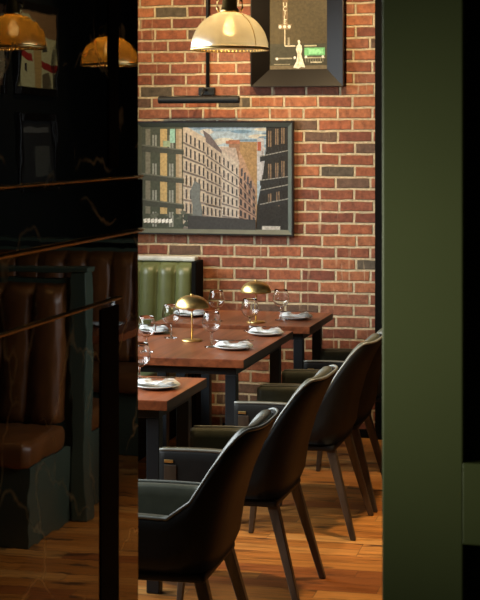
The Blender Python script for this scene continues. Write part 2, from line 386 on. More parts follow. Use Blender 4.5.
# green panelled door at the right edge of the frame
DX = on_y(382, 300, 2.98)[0]; PX = on_y(463, 300, 2.98)[0]
z1 = on_y(463, 463, 2.98)[1]; z2 = on_y(463, 545, 2.98)[1]
xr = 0.44
bm = NB()
yb, yf = 3.025, 2.98
box(bm, DX, PX, yf, yb, 0.01, 2.35, bev=0.003); box(bm, xr-0.155, xr, yf, yb, 0.01, 2.35, bev=0.003)
box(bm, PX-0.002, xr-0.153, yf+0.0005, yb, z2, z1, bev=0.003); box(bm, PX-0.002, xr-0.153, yf+0.0005, yb, 2.2, 2.35, bev=0.003); box(bm, PX-0.002, xr-0.153, yf+0.0005, yb, 0.01, 0.25, bev=0.003)
dr = finish('door_1', bm, M['greenpaint'], None, kind='structure')
for za, zb in ((0.25, z2), (z1, 2.2)):
    boxo('panel', M['greenpaint'], dr, PX-0.001, xr-0.154, yf+0.036, yb-0.002, za-0.001, zb+0.001)

# ------------------------------------------------------------------ tables
def table(x0, x1, y0, y1, label):
    cx, cy = (x0+x1)/2, (y0+y1)/2; hx, hy = (x1-x0)/2, (y1-y0)/2
    t = thing('dining_table', label, 'table', (cx, cy, 0), 0, 'dining tables along the banquette')
    bm = NB(); box(bm, -hx, hx, -hy, hy, 0.712, 0.75, bev=0.003); bm.normal_update()
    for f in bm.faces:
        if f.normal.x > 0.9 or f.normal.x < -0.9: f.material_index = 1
    finish('tabletop', bm, [M['table'], M['table_edge']], t)
    bm = NB(); box(bm, -hx+0.06, hx-0.05, -hy+0.06, hy-0.06, 0.672, 0.7118, bev=0.002); finish('apron', bm, M['steel'], t)
    for sx in (-1, 1):
        for sy in (-1, 1):
            lx = (hx-0.075) if sx > 0 else -(hx-0.14); ly = sy*(hy-0.085)
            bm = NB(); box(bm, lx-0.026, lx+0.026, ly-0.026, ly+0.026, 0.002, 0.672, bev=0.004); finish('leg', bm, M['steel'], t)
    return t
table(-2.45, -1.590, 8.256, 8.95, 'reddish wooden table set farthest back, against the brick wall')
table(-2.45, -1.640, 6.955, 8.065, 'largest reddish wooden table, in the middle of the row, holding the front brass lamp')
table(-2.45, -1.665, 5.806, 6.400, 'nearest reddish wooden table, low in view beside the black marble wall, with one plate')

# ------------------------------------------------------------------ chairs
def shell_grid(off, th, zb, arm, top, mat, name, parent, n=56, zextra=0.0):
    """U-shaped upholstered wrap: arms, then the tall back. off = inset from the outer face."""
    bm = NB(); A = 0.26
    path = []
    for i in range(n+1):
        s = -1+2*i/n; a = abs(s); sg = 1 if s >= 0 else -1
        if a > 0.5:
            k = (a-0.5)/0.5; x = -0.02-0.325*k; y = A-0.012*k; nx, ny = 0.0, 1.0
        else:
            th_ = (a/0.5)*PI/2; c, q = math.cos(th_), math.sin(th_)
            x = -0.02+0.155*c**0.54 if c > 0 else -0.02; y = A*q**0.54 if q > 0 else 0
            nx, ny = max(c, 1e-4)**1.0, max(q, 1e-4)**1.0
            l = math.hypot(nx, ny); nx /= l; ny /= l
        path.append((x, y*sg, nx, ny*sg, a))
    rings = []
    for x, y, nx, ny, a in path:
        k = min(1, max(0, (x-0.005)/0.105)); k = k*k*(3-2*k)
        # top edge: low along the arms, sweeping up into the back
        hgt = arm+(top-arm)*(1-(1-k)**1.7)
        if a > 0.5: hgt += 0.004*math.sin((a-0.5)*2*PI)
        hgt += zextra
        back = min(1, max(0, (x+0.05)/0.10)); back = back*back*(3-2*back)
        def P(o, z):
            u = max(0, (z-0.42)/0.43)
            lean = back*(0.015*u+0.125*u*u)
            nar = 1-0.13*back*u*u
            return (x-nx*o+lean, (y-ny*o)*nar, z)
        o0, o1 = off, off+th
        zz = [zb+(hgt-0.012-zb)*q for q in (0, 0.12, 0.35, 0.6, 0.82, 1)]
        pts = [P(o0+(0.02 if q == 0 else 0), z) for q, z in enumerate(zz)]
        pts += [P(o0+th*0.25, hgt-0.002), P(o0+th*0.75, hgt-0.002)]
        pts += [P(o1, z) for z in reversed(zz)]
        rings.append([bm.verts.new(p) for p in pts])
    m = len(rings[0])
    for a, b in zip(rings, rings[1:]):
        for k in range(m): bm.faces.new((a[k], a[(k+1) % m], b[(k+1) % m], b[k]))
    bm.faces.new(rings[0]); bm.faces.new(rings[-1])
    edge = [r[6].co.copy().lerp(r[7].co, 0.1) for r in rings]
    o = finish(name, bm, mat, parent, smooth=True)
    o.data.polygons[-1].use_smooth = False; o.data.polygons[-2].use_smooth = False
    return o, edge
def make_chair(label, loc):
    t = thing('dining_armchair', label, 'chair', loc, 0, 'leather armchairs along the tables')
    _, edge = shell_grid(0.0, 0.020, 0.408, 0.575, 0.848, M['shell'], 'outer_shell', t)
    shell_grid(0.0205, 0.042, 0.415, 0.575, 0.848, M['pad'], 'inner_padding', t, zextra=0.004)
    bm = NB(); tube(bm, [e+Vector((0, 0, 0.003)) for e in edge], 0.0055, 6); finish('highlight_piping', bm, M['highlight_piping'], t, smooth=True)
    bm = NB(); box(bm, -0.36, 0.10, -0.194, 0.194, 0.405, 0.485, bev=0.028, seg=4); finish('seat', bm, M['pad'], t, smooth=True)
    bm = NB(); box(bm, -0.32, 0.10, -0.225, 0.225, 0.375, 0.404, bev=0.01); finish('seat_frame', bm, M['shell'], t)
    for sy in (-1, 1):
        bm = NB(); taper(bm, (0.075, sy*0.19, 0.395), (0.185, sy*0.235, 0.001), 0.040, 0.024, 0.040, 0.026); finish('leg', bm, M['legwood'], t)
        bm = NB(); taper(bm, (-0.245, sy*0.19, 0.375), (-0.275, sy*0.215, 0.001), 0.036, 0.022, 0.038, 0.024); finish('leg', bm, M['legwood'], t)
        yy = sorted((sy*0.2495, sy*0.2535))
        bm = NB(); box(bm, -0.325, -0.290, yy[0], yy[1], 0.530, 0.541, bev=0.0015); q = finish('arm_bracket', bm, M['brass'], t); q['label'] = 'small brass bar near the front of the arm'
        bm = NB(); box(bm, -0.325, -0.277, yy[0]-0.0004, yy[1]+0.0004, 0.445, 0.522, bev=0.0015); finish('arm_panel', bm, M['legwood'], t)
    return t
CH = [(-1.345, 4.96, 'nearest dark leather armchair, at the bottom beside the black marble wall'),
      (-1.335, 6.00, 'second dark leather armchair from the front, drawn up to the nearest table'),
      (-1.31, 7.09, 'third dark leather armchair from the front, its tall back beside the green door edge'),
      (-1.30, 7.625, 'fourth dark leather armchair, its back mostly hidden behind the third chair'),
      (-1.262, 8.44, 'farthest dark leather armchair, only its arm showing in front of the brick wall')]
ch0 = make_chair(CH[0][2], (CH[0][0], CH[0][1], 0)); ch0.rotation_euler.z = R(1.5)
for x, y, l in CH[1:]: dup(ch0, (x, y, 0), R(random.uniform(-1, 1)), l)

# ------------------------------------------------------------------ banquette (L, channel-tufted)
bq = thing('banquette', 'olive green leather banquette with vertical channels in the corner by the brick wall', 'banquette', (-2.9, 7.0, 0))
def channels(bm, p0, p1, z0, z1, nrm, cnt, bulge=0.035, lean=0.06, thick=0.05):
    p0, p1, nrm = Vector(p0), Vector(p1), Vector(nrm); k = 10; rows = 14; G = []
    tot = cnt*k
    for r in range(rows+1):
        v = r/rows; z = z0+(z1-z0)*v; row = []
        roll = math.sqrt(max(0, 1-max(0, (v-0.95)/0.05)**2)) if v > 0.95 else 1
        for i in range(tot+1):
            ph = (i % k)/k
            b = bulge*math.sqrt(max(0, 1-(2*ph-1)**2))**0.9
            off = (b+thick)*roll*(1)+lean*(1-v)
            p = p0.lerp(p1, i/tot)+nrm*off; row.append(bm.verts.new((p.x, p.y, z)))
        G.append(row)
    for a, b in zip(G, G[1:]):
        for i in range(tot): bm.faces.new((a[i], a[i+1], b[i+1], b[i]))
    # back and sides
    bk = [[bm.verts.new((p0.lerp(p1, i/tot).x, p0.lerp(p1, i/tot).y, z)) for i in range(0, tot+1)] for z in (z0, z1)]
    for i in range(tot):
        bm.faces.new((bk[0][i], bk[0][i+1], bk[1][i+1], bk[1][i])); bm.faces.new((bk[1][i], bk[1][i+1], G[-1][i+1], G[-1][i])); bm.faces.new((bk[0][i], bk[0][i+1], G[0][i+1], G[0][i]))
    bm.faces.new([bk[0][0], bk[1][0]]+[g[0] for g in reversed(G)]); bm.faces.new([bk[0][-1], bk[1][-1]]+[g[-1] for g in reversed(G)])
BX, BY = -2.9, 7.0
XE = -2.445
bm = NB(); channels(bm, (XE-0.11*7-BX, 9.15-BY, 0), (XE-BX, 9.15-BY, 0), 0.47, 1.015, (0, -1, 0), 7, 0.048)
finish('backrest', bm, M['olive'], bq, smooth=True)
bm = NB(); channels(bm, (-3.25-BX, 4.2-BY, 0), (-3.25-BX, 9.0-BY, 0), 0.47, 1.0, (1, 0, 0), 40); finish('backrest', bm, M['olive'], bq, smooth=True)
bm = NB(); box(bm, -3.19-BX, XE+0.0-BX, 9.12-BY, 9.2-BY, 1.012, 1.040, bev=0.008); finish('top_rail', bm, M['pale'], bq)['label'] = 'pale top rail'
bm = NB(); box(bm, XE+0.001-BX, XE+0.03-BX, 9.03-BY, 9.2-BY, 0.02, 1.02, bev=0.006); finish('end_panel', bm, M['blackpaint'], bq)
bm = NB(); box(bm, -3.18-BX, -2.48-BX, 4.2-BY, 9.0-BY, 0.33, 0.465, bev=0.03, seg=3); finish('seat', bm, M['olive'], bq, smooth=True)
bm = NB(); box(bm, -3.27-BX, -2.53-BX, 4.2-BY, 9.2-BY, 0.001, 0.329); finish('base', bm, M['blackpaint'], bq)

# ------------------------------------------------------------------ tableware
def make_glass(label, loc):
    g_ = lambda p: [(a*1.12, b*1.06) for a, b in p]
    t = thing('wine_glass', label, 'glass', loc, 0, 'wine glasses on the tables')
    bm = NB(); lathe(bm, [(0.0, 0.0), (0.034, 0.0), (0.0345, 0.0015), (0.012, 0.005), (0.0045, 0.010), (0.0, 0.0105)], 28); finish('foot', bm, M['glass'], t, smooth=True)
    bm = NB(); lathe(bm, [(0.0045, 0.0095), (0.0034, 0.03), (0.004, 0.058), (0.006, 0.070)], 12); finish('stem', bm, M['glass'], t, smooth=True)
    outer = [(0.001, 0.064), (0.012, 0.066), (0.028, 0.076), (0.038, 0.092), (0.0405, 0.105), (0.038, 0.125), (0.033, 0.145), (0.031, 0.156)]
    inner = [(r-0.0012, z+0.0004) for r, z in reversed(outer[1:])]+[(0.001, 0.0668)]
    bm = NB(); lathe(bm, g_(outer+[(0.0304, 0.1566)]+inner), 28, closed=True); finish('bowl', bm, M['glass'], t, smooth=True)
    return t
ZT = 0.7506
GL = [(211.5, 347, 'wine glass nearest the front edge of the middle table, left of its front plate'),
      (250, 331, 'wine glass on the middle table beside its rear plate, right of the front brass lamp'),
      (281, 320, 'wine glass on the far table, behind the rightmost plate'),
      (216.5, 321, 'wine glass on the far table just right of the front brass lamp'),
      (171, 338, 'wine glass just left of the front brass lamp'),
      (146.5, 352, 'tall wine glass at the left of the middle table, against the marble wall edge'),
      (139.5, 384, 'wine glass half hidden by the marble wall, behind the nearest plate')]
g0 = None
for u, v, l in GL:
    x, y = on_z(u, v, 0.75)
    if g0 is None: g0 = make_glass(l, (x, y, ZT))
    else: dup(g0, (x, y, ZT), 0, l)

def make_plate(label, loc):
    bm = NB(); lathe(bm, [(0.0, 0.0), (0.055, 0.0), (0.060, 0.003), (0.092, 0.0125), (0.094, 0.0145), (0.091, 0.0155), (0.060, 0.0065), (0.052, 0.0045), (0.0, 0.0045)], 40)
    return tag(finish('side_plate', bm, M['china'], None, smooth=True), label, 'plate', 'side plates')
def make_napkin():
    bm = NB(); G = []; n = 18
    rad = [.010, .022, .030, .034, .034, .030, .024, .019, .016, .017, .021, .026, .031, .034, .035, .034, .030, .022, .012]
    for i in range(n+1):
        x = -0.085+0.17*i/n; r = rad[i]; ring = []
        for k in range(20):
            a = 2*PI*k/20; wob = 1+0.16*math.sin(3*a+i*0.7)+0.10*math.sin(5*a-i*1.1)
            ring.append(bm.verts.new((x+0.006*math.sin(a*2+i), 0.012*math.sin(i*0.5)+r*1.15*math.cos(a)*wob, max(0, 0.5*r*wob*(1+math.sin(a))*0.62))))
        G.append(ring)
    for a, b in zip(G, G[1:]):
        for k in range(20): bm.faces.new((a[k], a[(k+1) % 20], b[(k+1) % 20], b[k]))
    bm.faces.new(G[0]); bm.faces.new(G[-1])
    return finish('folded_napkin', bm, M['linen'], None, smooth=True)
def make_fork():
    t = bpy.data.objects.new('dinner_fork', None); COL.objects.link(t)
    bm = NB(); tube(bm, [(-0.075, 0, 0.002), (-0.05, 0, 0.004), (0, 0, 0.003), (0.035, 0, 0.003)], [0.0035, 0.0055, 0.0026, 0.003], 8, 0.4); finish('handle', bm, M['silver'], t, smooth=True)
    bm = NB(); box(bm, 0.035, 0.052, -0.009, 0.009, 0.002, 0.004, bev=0.0006)
    for k in range(4): box(bm, 0.052, 0.085, -0.009+k*0.0050, -0.006+k*0.0050, 0.002, 0.004)
    finish('tines', bm, M['silver'], t); return t
def make_knife():
    t = bpy.data.objects.new('dinner_knife', None); COL.objects.link(t)
    bm = NB(); tube(bm, [(-0.09, 0, 0.003), (-0.06, 0, 0.004), (0.0, 0, 0.0035)], [0.004, 0.0055, 0.004], 8, 0.5); finish('handle', bm, M['silver'], t, smooth=True)
    bm = NB()
    pts = [(0, -0.005), (0.07, -0.0075), (0.09, -0.003), (0.095, 0.004), (0, 0.005)]
    a = [bm.verts.new((p[0], p[1], 0.0026)) for p in pts]; b = [bm.verts.new((p[0], p[1], 0.0042)) for p in pts]
    bm.faces.new(a); bm.faces.new(b)
    for k in range(5): bm.faces.new((a[k], a[(k+1) % 5], b[(k+1) % 5], b[k]))
    finish('blade', bm, M['silver'], t); return t
PL = [(157, 388, 'on the nearest table, beside the marble wall'),
      (234, 349, 'at the front corner of the middle table'),
      (266, 335, 'at the rear corner of the middle table'),
      (296, 319, 'at the right end of the far table'),
      (191, 316, 'on the far table behind the front brass lamp'),
      (152, 333, 'at the left of the middle table behind two glasses')]
pl0 = na0 = fo0 = kn0 = None
for i, (u, v, w_) in enumerate(PL):
    x, y = on_z(u, v, 0.75)
    if pl0 is None:
        pl0 = make_plate('', None); na0 = make_napkin(); fo0 = make_fork(); kn0 = make_knife()
        P_, N_, F_, K_ = pl0, na0, fo0, kn0
    else:
        P_ = pl0.copy(); COL.objects.link(P_); N_ = na0.copy(); COL.objects.link(N_)
        F_ = dup(fo0, (0, 0, 0), 0, ''); K_ = dup(kn0, (0, 0, 0), 0, '')
    P_.location = (x, y, ZT); tag(P_, 'pale round side plate '+w_, 'plate', 'side plates')
    rz = R(random.uniform(-12, 16))
    N_.location = (x, y, ZT+0.0125); N_.rotation_euler = (0, 0, rz); tag(N_, 'white folded napkin on the plate '+w_, 'napkin', 'folded napkins')
    F_.location = (x-0.004, y-0.030, ZT+0.0405); F_.rotation_euler = (0, 0, R(28)+rz); tag(F_, 'steel fork across the napkin '+w_, 'fork', 'forks')
    K_.location = (x+0.008, y-0.036, ZT+0.041); K_.rotation_euler = (0, 0, R(12)+rz); tag(K_, 'steel knife across the napkin '+w_, 'knife', 'knives')

# brass mushroom table lamps
def make_mushroom(label, loc):
    t = thing('table_lamp', label, 'lamp', loc, 0, 'brass table lamps')
    bm = NB(); lathe(bm, [(0, 0), (0.05, 0), (0.051, 0.003), (0.049, 0.007), (0.006, 0.009), (0, 0.009)], 36); finish('base', bm, M['brass'], t, smooth=True)
    bm = NB(); lathe(bm, [(0.0042, 0.008), (0.0042, 0.205)], 14); finish('pole', bm, M['brass'], t, smooth=True)
    outer = [(0.082, 0.160), (0.083, 0.166), (0.080, 0.180), (0.071, 0.197), (0.055, 0.211), (0.034, 0.220), (0.012, 0.224), (0.0005, 0.2245)]
    inner = [(0.0005, 0.2215), (0.033, 0.217), (0.053, 0.208), (0.069, 0.194), (0.078, 0.178), (0.080, 0.165), (0.079, 0.160)]
    bm = NB(); lathe(bm, outer+inner, 40, closed=True); finish('lamp_shade', bm, M['brass'], t, smooth=True)
    bm = NB(); lathe(bm, [(0, 0.224), (0.008, 0.224), (0.008, 0.228), (0, 0.230)], 14); finish('finial', bm, M['brass'], t, smooth=True)
    return t
x, y = on_z(192, 341, 0.75); ml = make_mushroom('brass mushroom lamp on the middle table, the nearer of the two', (x, y, ZT))
x, y = on_z(256, 322.5, 0.75); dup(ml, (x, y, ZT), 0.4, 'brass mushroom lamp on the far table, against the brick wall')

# ------------------------------------------------------------------ pendants
def make_pendant(label, loc):
    t = thing('pendant_lamp', label, 'lamp', loc, 0, 'ribbed glass pendant lamps')
    zt = ZC-loc[2]
    prof = []
    for k in range(15):
        a = k/14*R(78); prof.append((0.150*math.cos(a)**0.92, 0.150*math.sin(a)))
    inn = [(max(r-0.004, 0.002), z-0.002) for r, z in reversed(prof)]
    bm = NB(); lathe(bm, prof+inn, 120, closed=True, rib=0.02); finish('lamp_shade', bm, M['shade'], t, smooth=True)
    bm = NB(); lathe(bm, [(0.148, -0.004), (0.154, -0.004), (0.155, 0.002), (0.153, 0.007), (0.148, 0.006)], 60, closed=True); finish('rim_band', bm, M['brass'], t, smooth=True)
    bm = NB(); lathe(bm, [(0.0, 0.120), (0.020, 0.120), (0.026, 0.142), (0.038, 0.146), (0.036, 0.158), (0.030, 0.165), (0.028, 0.20), (0.020, 0.215), (0.012, 0.235), (0.0, 0.236)], 28); finish('socket_cap', bm, M['olddbrass'], t, smooth=True)
    for s in (-1, 1):
        bm = NB(); tube(bm, [(s*0.03, 0, 0.205), (s*0.05, 0, 0.19), (s*0.052, 0, 0.165), (s*0.045, 0, 0.150)], 0.004, 8)
        finish('hook', bm, M['olddbrass'], t, smooth=True)
    bm = NB()
    tube(bm, [(0.154*math.cos(p)**0.92*math.cos(R(-35)), 0.154*math.cos(p)**0.92*math.sin(R(-35)), 0.152*math.sin(p)) for p in [R(a) for a in range(0, 77, 7)]], 0.0015, 6)
    finish('wire_strap', bm, M['olddbrass'], t)
    bm = NB(); lathe(bm, [(0.003, 0.235), (0.003, zt-0.03)], 8); finish('cord', bm, M['blackpaint'], t)
    bm = NB(); lathe(bm, [(0.0, zt-0.03), (0.05, zt-0.03), (0.06, zt-0.001), (0, zt-0.001)], 24); finish('ceiling_rose', bm, M['olddbrass'], t, smooth=True)
    bm = NB(); lathe(bm, [(0.0, 0.052), (0.016, 0.057), (0.026, 0.070), (0.025, 0.088), (0.016, 0.104), (0.014, 0.119), (0, 0.1195)], 20); finish('bulb', bm, M['bulb'], t, smooth=True)
    return t
p0 = make_pendant('ribbed glass pendant lamp hanging in front of the brick wall over the tables', (-1.50, 6.12, 2.09))
gold_tint = M['shade'].copy(); gold_tint.name = 'reflection_gold_glass'  # same ribbed shade; golden tone of its marble reflection put into the colour
for n_ in gold_tint.node_tree.nodes:
    if n_.type == 'BSDF_TRANSLUCENT': n_.inputs[0].default_value = (0.90, 0.56, 0.13, 1)
    if n_.type == 'BSDF_GLOSSY': n_.inputs[0].default_value = (0.95, 0.74, 0.34, 1)
tint_me = None
for loc_, lab_ in (((0.245, 7.92, 2.12), 'pendant lamp seen reflected in the marble, golden reflection tone put into its shade colour, at the right by the black strip'),
                   ((0.30, 6.70, 2.145), 'pendant lamp seen reflected in the marble, golden reflection tone put into its shade colour, at the top left edge')):
    pp_ = dup(p0, loc_, 0, lab_)
    for c_ in pp_.children:
        if c_.name.startswith('lamp_shade'):
            if tint_me is None: tint_me = c_.data.copy(); tint_me.materials[0] = gold_tint
            c_.data = tint_me

# ------------------------------------------------------------------ framed pictures
COLORS = {}
def cmat(c):
    k = tuple(round(v, 3) for v in c)
    if k not in COLORS: COLORS[k] = simple('print_colour', tuple(min(0.95, v*1.35) for v in k), 0.6, 0, 0.25, 70)
    return COLORS[k]
def print_mesh(name, parent, polys, mp):
    """flat printed picture: coloured areas layered a fraction of a millimetre apart"""
    bm = NB(); mats = []; bbs = []
    for pts, c in polys:
        b_ = (min(p[0] for p in pts), min(p[1] for p in pts), max(p[0] for p in pts), max(p[1] for p in pts))
        i = 1+max([l for (a0, a1, a2, a3, l) in bbs if a0 < b_[2] and a2 > b_[0] and a1 < b_[3] and a3 > b_[1]] or [0])
        bbs.append((*b_, i))
        m = cmat(c)
        if m not in mats: mats.append(m)
        f = bm.faces.new([bm.verts.new(mp(px, py, i)) for px, py in pts]); f.material_index = mats.index(m)
    me = bpy.data.meshes.new(name); bm.to_mesh(me); bm.free()
    for m in mats: me.materials.append(m)
    o = bpy.data.objects.new(name, me); COL.objects.link(o); o.parent = parent; return o
def bevel_frame(parent, x0, x1, z0, z1, bw, y_wall, y_out, y_in, mat, name='frame', lip=0.0):
    """four mitred mouldings sloping from the outer edge y_out to the inner y_in"""
    bm = NB()
    ox = [(x0, z0), (x1, z0), (x1, z1), (x0, z1)]; ix = [(x0+bw, z0+bw), (x1-bw, z0+bw), (x1-bw, z1-bw), (x0+bw, z1-bw)]
    lx = [(x0+lip, z0+lip), (x1-lip, z0+lip), (x1-lip, z1-lip), (x0+lip, z1-lip)]
    loops = [[(p, y_wall) for p in ox], [(p, y_out) for p in ox], [(p, y_out) for p in lx], [(p, y_in) for p in ix], [(p, y_wall) for p in ix]]
    V = [[bm.verts.new((p[0], yy, p[1])) for p, yy in lp] for lp in loops]
    for j in range(5):
        a, b = V[j], V[(j+1) % 5]
        for k in range(4): 
            f = bm.faces.new((a[k], a[(k+1) % 4], b[(k+1) % 4], b[k]))
            if isinstance(mat, list): f.material_index = 0 if j < 2 else 1
    return finish(name, bm, mat, parent)
def lerp(a, b, t): return a+(b-a)*t

# street photograph
fx0, _ = on_y(137.0, 121, WY); fx1, fz1 = on_y(294.5, 121, WY); _, fz0 = on_y(220, 235, WY)
T = thing('framed_picture', 'wide framed photograph of a city street of tall pale buildings on the brick wall', 'picture', (0, WY-0.002, 0))
bevel_frame(T, fx0, fx1, fz0, fz1, 0.036, 0, -0.035, -0.014, [M['frame'], M['greyframe']], lip=0.010)
boxo('backing', M['blackpaint'], T, fx0+0.02, fx1-0.02, -0.008, -0.001, fz0+0.02, fz1-0.02)
ax0, ax1, az0, az1 = fx0+0.034, fx1-0.034, fz0+0.034, fz1-0.034
def mp1(px, py, i): # 141..288 , 126..229
    return (lerp(ax0, ax1, (px-141)/147), -0.0081-0.00020*i, lerp(az1, az0, (py-126)/103))
polys = []
def q(x0, y0, x1, y1, c): polys.append(([(x0, y0), (x1, y0), (x1, y1), (x0, y1)], c))
def facade(xa, ta, ba, xb, tb, bb, c, cols, rows, wc, ww=0.45, wh=0.6, ledge=None, top=0.06):
    polys.append(([(xa, ta), (xb, tb), (xb, bb), (xa, ba)], c))
    for r in range(rows):
        for k in range(cols):
            u0 = (k+0.5-ww/2)/cols; u1 = (k+0.5+ww/2)/cols; v0 = top+(1-top)*(r+0.5-wh/2)/rows; v1 = top+(1-top)*(r+0.5+wh/2)/rows
            def pt(u, v): x = lerp(xa, xb, u); return (x, lerp(lerp(ta, tb, u), lerp(ba, bb, u), v))
            polys.append(([pt(u0, v0), pt(u1, v0), pt(u1, v1), pt(u0, v1)], wc))
        if ledge:
            v = top+(1-top)*(r+0.97)/rows
            polys.append(([pt(0, v-0.012), pt(1, v-0.012), pt(1, v+0.008), pt(0, v+0.008)], ledge))
q(141, 126, 288, 229, (0.42, 0.52, 0.60))
random.seed(3)
for k in range(26):
    cx, cy, rx, ry = random.uniform(200, 270), random.uniform(128, 148), random.uniform(5, 14), random.uniform(1, 3)
    c = random.choice([(0.68, 0.62, 0.52), (0.26, 0.38, 0.50), (0.18, 0.30, 0.42), (0.60, 0.58, 0.54), (0.33, 0.45, 0.55)])
    polys.append(([(cx+rx*math.cos(2*PI*j/12), max(126, cy+ry*math.sin(2*PI*j/12))) for j in range(12)], c))
# far roofs and chimneys
q(240, 141, 257, 229, (0.40, 0.26, 0.12)); q(229, 139, 240, 160, (0.34, 0.20, 0.12)); q(226, 140, 240, 143, (0.42, 0.18, 0.10))
q(257, 137, 264, 180, (0.50, 0.50, 0.52)); q(257.5, 141, 261, 150, (0.42, 0.12, 0.06))
facade(239, 152, 229, 256, 186, 229, (0.40, 0.27, 0.20), 4, 6, (0.05, 0.045, 0.05), 0.5, 0.55, (0.12, 0.08, 0.07), 0.10)
polys.append(([(239, 149), (244, 158), (255, 186), (239, 176)], (0.46, 0.30, 0.20)))
for k in range(4): polys.append(([(241+3*k, 168+4*k), (243+3*k, 167+4.3*k), (243+3*k, 175+4*k), (241+3*k, 176+4*k)], (0.09, 0.08, 0.09)))
facade(222, 148, 229, 239, 163, 229, (0.56, 0.50, 0.43), 4, 6, (0.05, 0.05, 0.05), 0.34, 0.6, (0.22, 0.19, 0.17), 0.06)
polys.append(([(220, 146), (236, 147), (240, 164), (222, 150)], (0.50, 0.42, 0.36)))
facade(206, 138, 229, 222, 151, 229, (0.50, 0.43, 0.35), 4, 7, (0.04, 0.036, 0.036), 0.36, 0.64, (0.18, 0.15, 0.13), 0.05)
polys.append(([(203, 129), (210, 134), (222, 150), (222, 153), (206, 141)], (0.17, 0.14, 0.14)))
facade(180, 122, 229, 206, 137, 229, (0.54, 0.47, 0.38), 6, 7, (0.045, 0.04, 0.04), 0.36, 0.66, (0.17, 0.14, 0.12), 0.04)
# left near building: dark, balconies, lit stone piers
q(141, 126, 183, 229, (0.040, 0.050, 0.034))
for x0_, x1_, c in ((145, 150, (0.13, 0.13, 0.10)), (160, 167, (0.36, 0.27, 0.12)), (176, 179, (0.26, 0.20, 0.12)), (179, 182, (0.30, 0.25, 0.18))): q(x0_, 128, x1_, 214, c)
for yy in (134, 163, 190, 212):
    for x0_ in (152, 169): q(x0_, yy, x0_+4.5, yy+15, (0.20, 0.22, 0.20)); q(x0_+1.7, yy, x0_+2.6, yy+15, (0.04, 0.04, 0.035))
for yy in (150, 179, 205): 
    polys.append(([(141, yy-5), (184, yy), (184, yy+4), (141, yy+1)], (0.035, 0.04, 0.03)))
    polys.append(([(141, yy-6.5), (184, yy-1.2), (184, yy), (141, yy-5)], (0.09, 0.10, 0.08)))
q(170, 128, 175, 142, (0.22, 0.42, 0.36)); q(163, 140, 170, 146, (0.22, 0.30, 0.20))
for k in range(22): # bushes and shop awning at street level
    cx, cy = random.uniform(144, 195), random.uniform(212, 226); r = random.uniform(1.5, 4)
    polys.append(([(min(288, cx+r*math.cos(2*PI*j/8)), cy+r*0.7*math.sin(2*PI*j/8)) for j in range(8)], random.choice([(0.03, 0.04, 0.03), (0.05, 0.07, 0.04), (0.08, 0.09, 0.07)])))
for k in range(8): cx = 143+k*3.7; polys.append(([(cx, 219+random.random()), (cx+3, 218.5), (cx+3.4, 222.5), (cx+0.4, 223.5)], (0.62, 0.66, 0.64)))
# dark figure-like street tree trunk area in front of the pale facade
polys.append(([(195, 180), (201, 184), (200, 198), (203, 212), (200, 229), (192, 229), (193, 205), (190, 192)], (0.10, 0.115, 0.115)))
polys.append(([(188, 215), (256, 219), (256, 229), (188, 229)], (0.025, 0.025, 0.024)))
# right near building, balconies
polys.append(([(266, 126), (288, 126), (288, 229), (256, 229), (257, 205), (262, 180), (266, 150)], (0.028, 0.026, 0.022)))
for x0_, yy in ((268, 130), (275, 128), (281, 127), (268, 163), (275, 162), (281, 160), (268, 190), (276, 189)): q(x0_, yy, x0_+3.2, yy+16, (0.28, 0.19, 0.11)); q(x0_+1, yy, x0_+2, yy+16, (0.08, 0.06, 0.05))
for a, b in ((156, 150), (180, 176), (190, 184), (204, 198)):
    polys.append(([(260, a), (288, b), (288, b+4), (260, a+5)], (0.03, 0.03, 0.028))); polys.append(([(260, a-1), (288, b-1), (288, b), (260, a)], (0.34, 0.34, 0.30)))
    for k in range(8): q(262+k*3.2, lerp(a, b, k/8)-6, 262.5+k*3.2, lerp(a, b, k/8), (0.04, 0.04, 0.04))
q(262, 225, 280, 229, (0.50, 0.48, 0.44))
print_mesh('print', T, polys, mp1)
boxo('pane', M['pane'], T, ax0-0.003, ax1+0.003, -0.0135, -0.0120, az0-0.003, az1+0.003)

# night photograph with a neon sign
gx0, _ = on_y(253, 60, WY); gx1, _ = on_y(345, 60, WY); _, gz0 = on_y(300, 87, WY); gz1 = gz0+0.86
T = thing('framed_picture', 'wide black frame at the top holding a night photograph of a white figure', 'picture', (0, WY-0.002, 0))
bw = 0.104
bevel_frame(T, gx0, gx1, gz0, gz1, bw, 0, -0.060, -0.014, [M['frame'], M['nightframe']], lip=0.004)
boxo('backing', M['blackpaint'], T, gx0+0.02, gx1-0.02, -0.009, -0.001, gz0+0.02, gz1-0.02)
hx0, hx1 = gx0+bw-0.002, gx1-bw+0.002; hz0 = gz0+bw-0.002; hz1 = gz1-bw+0.002
sc = (hx1-hx0)/57.0
def mp2(px, py, i): return (hx0+(px-271.5)*sc, -0.0092-0.00020*i, hz0+(69-py)*sc)
polys = []
ty = 69-(hz1-hz0)/sc
q(271.5, ty, 328.5, 69, (0.060, 0.047, 0.020)); q(271.5, 44, 328.5, 69, (0.038, 0.038, 0.024))
q(271.5, 65, 328.5, 69, (0.12, 0.10, 0.06))
q(284.5, -20, 289.5, 27, (0.16, 0.11, 0.06))
polys.append(([(280, 25), (293.5, 25), (292, 30), (281.5, 30)], (0.20, 0.15, 0.09)))
for x_ in (282, 286.5, 291): polys.append(([(x_+1.5*math.cos(j*PI/4), 27.5+1.7*math.sin(j*PI/4)) for j in range(8)], (0.85, 0.80, 0.62)))
q(286.3, 30, 287.2, 46, (0.55, 0.50, 0.38)); q(287, 45.5, 297, 46.8, (0.55, 0.52, 0.42)); q(289.5, 38, 291.5, 46, (0.25, 0.23, 0.17))
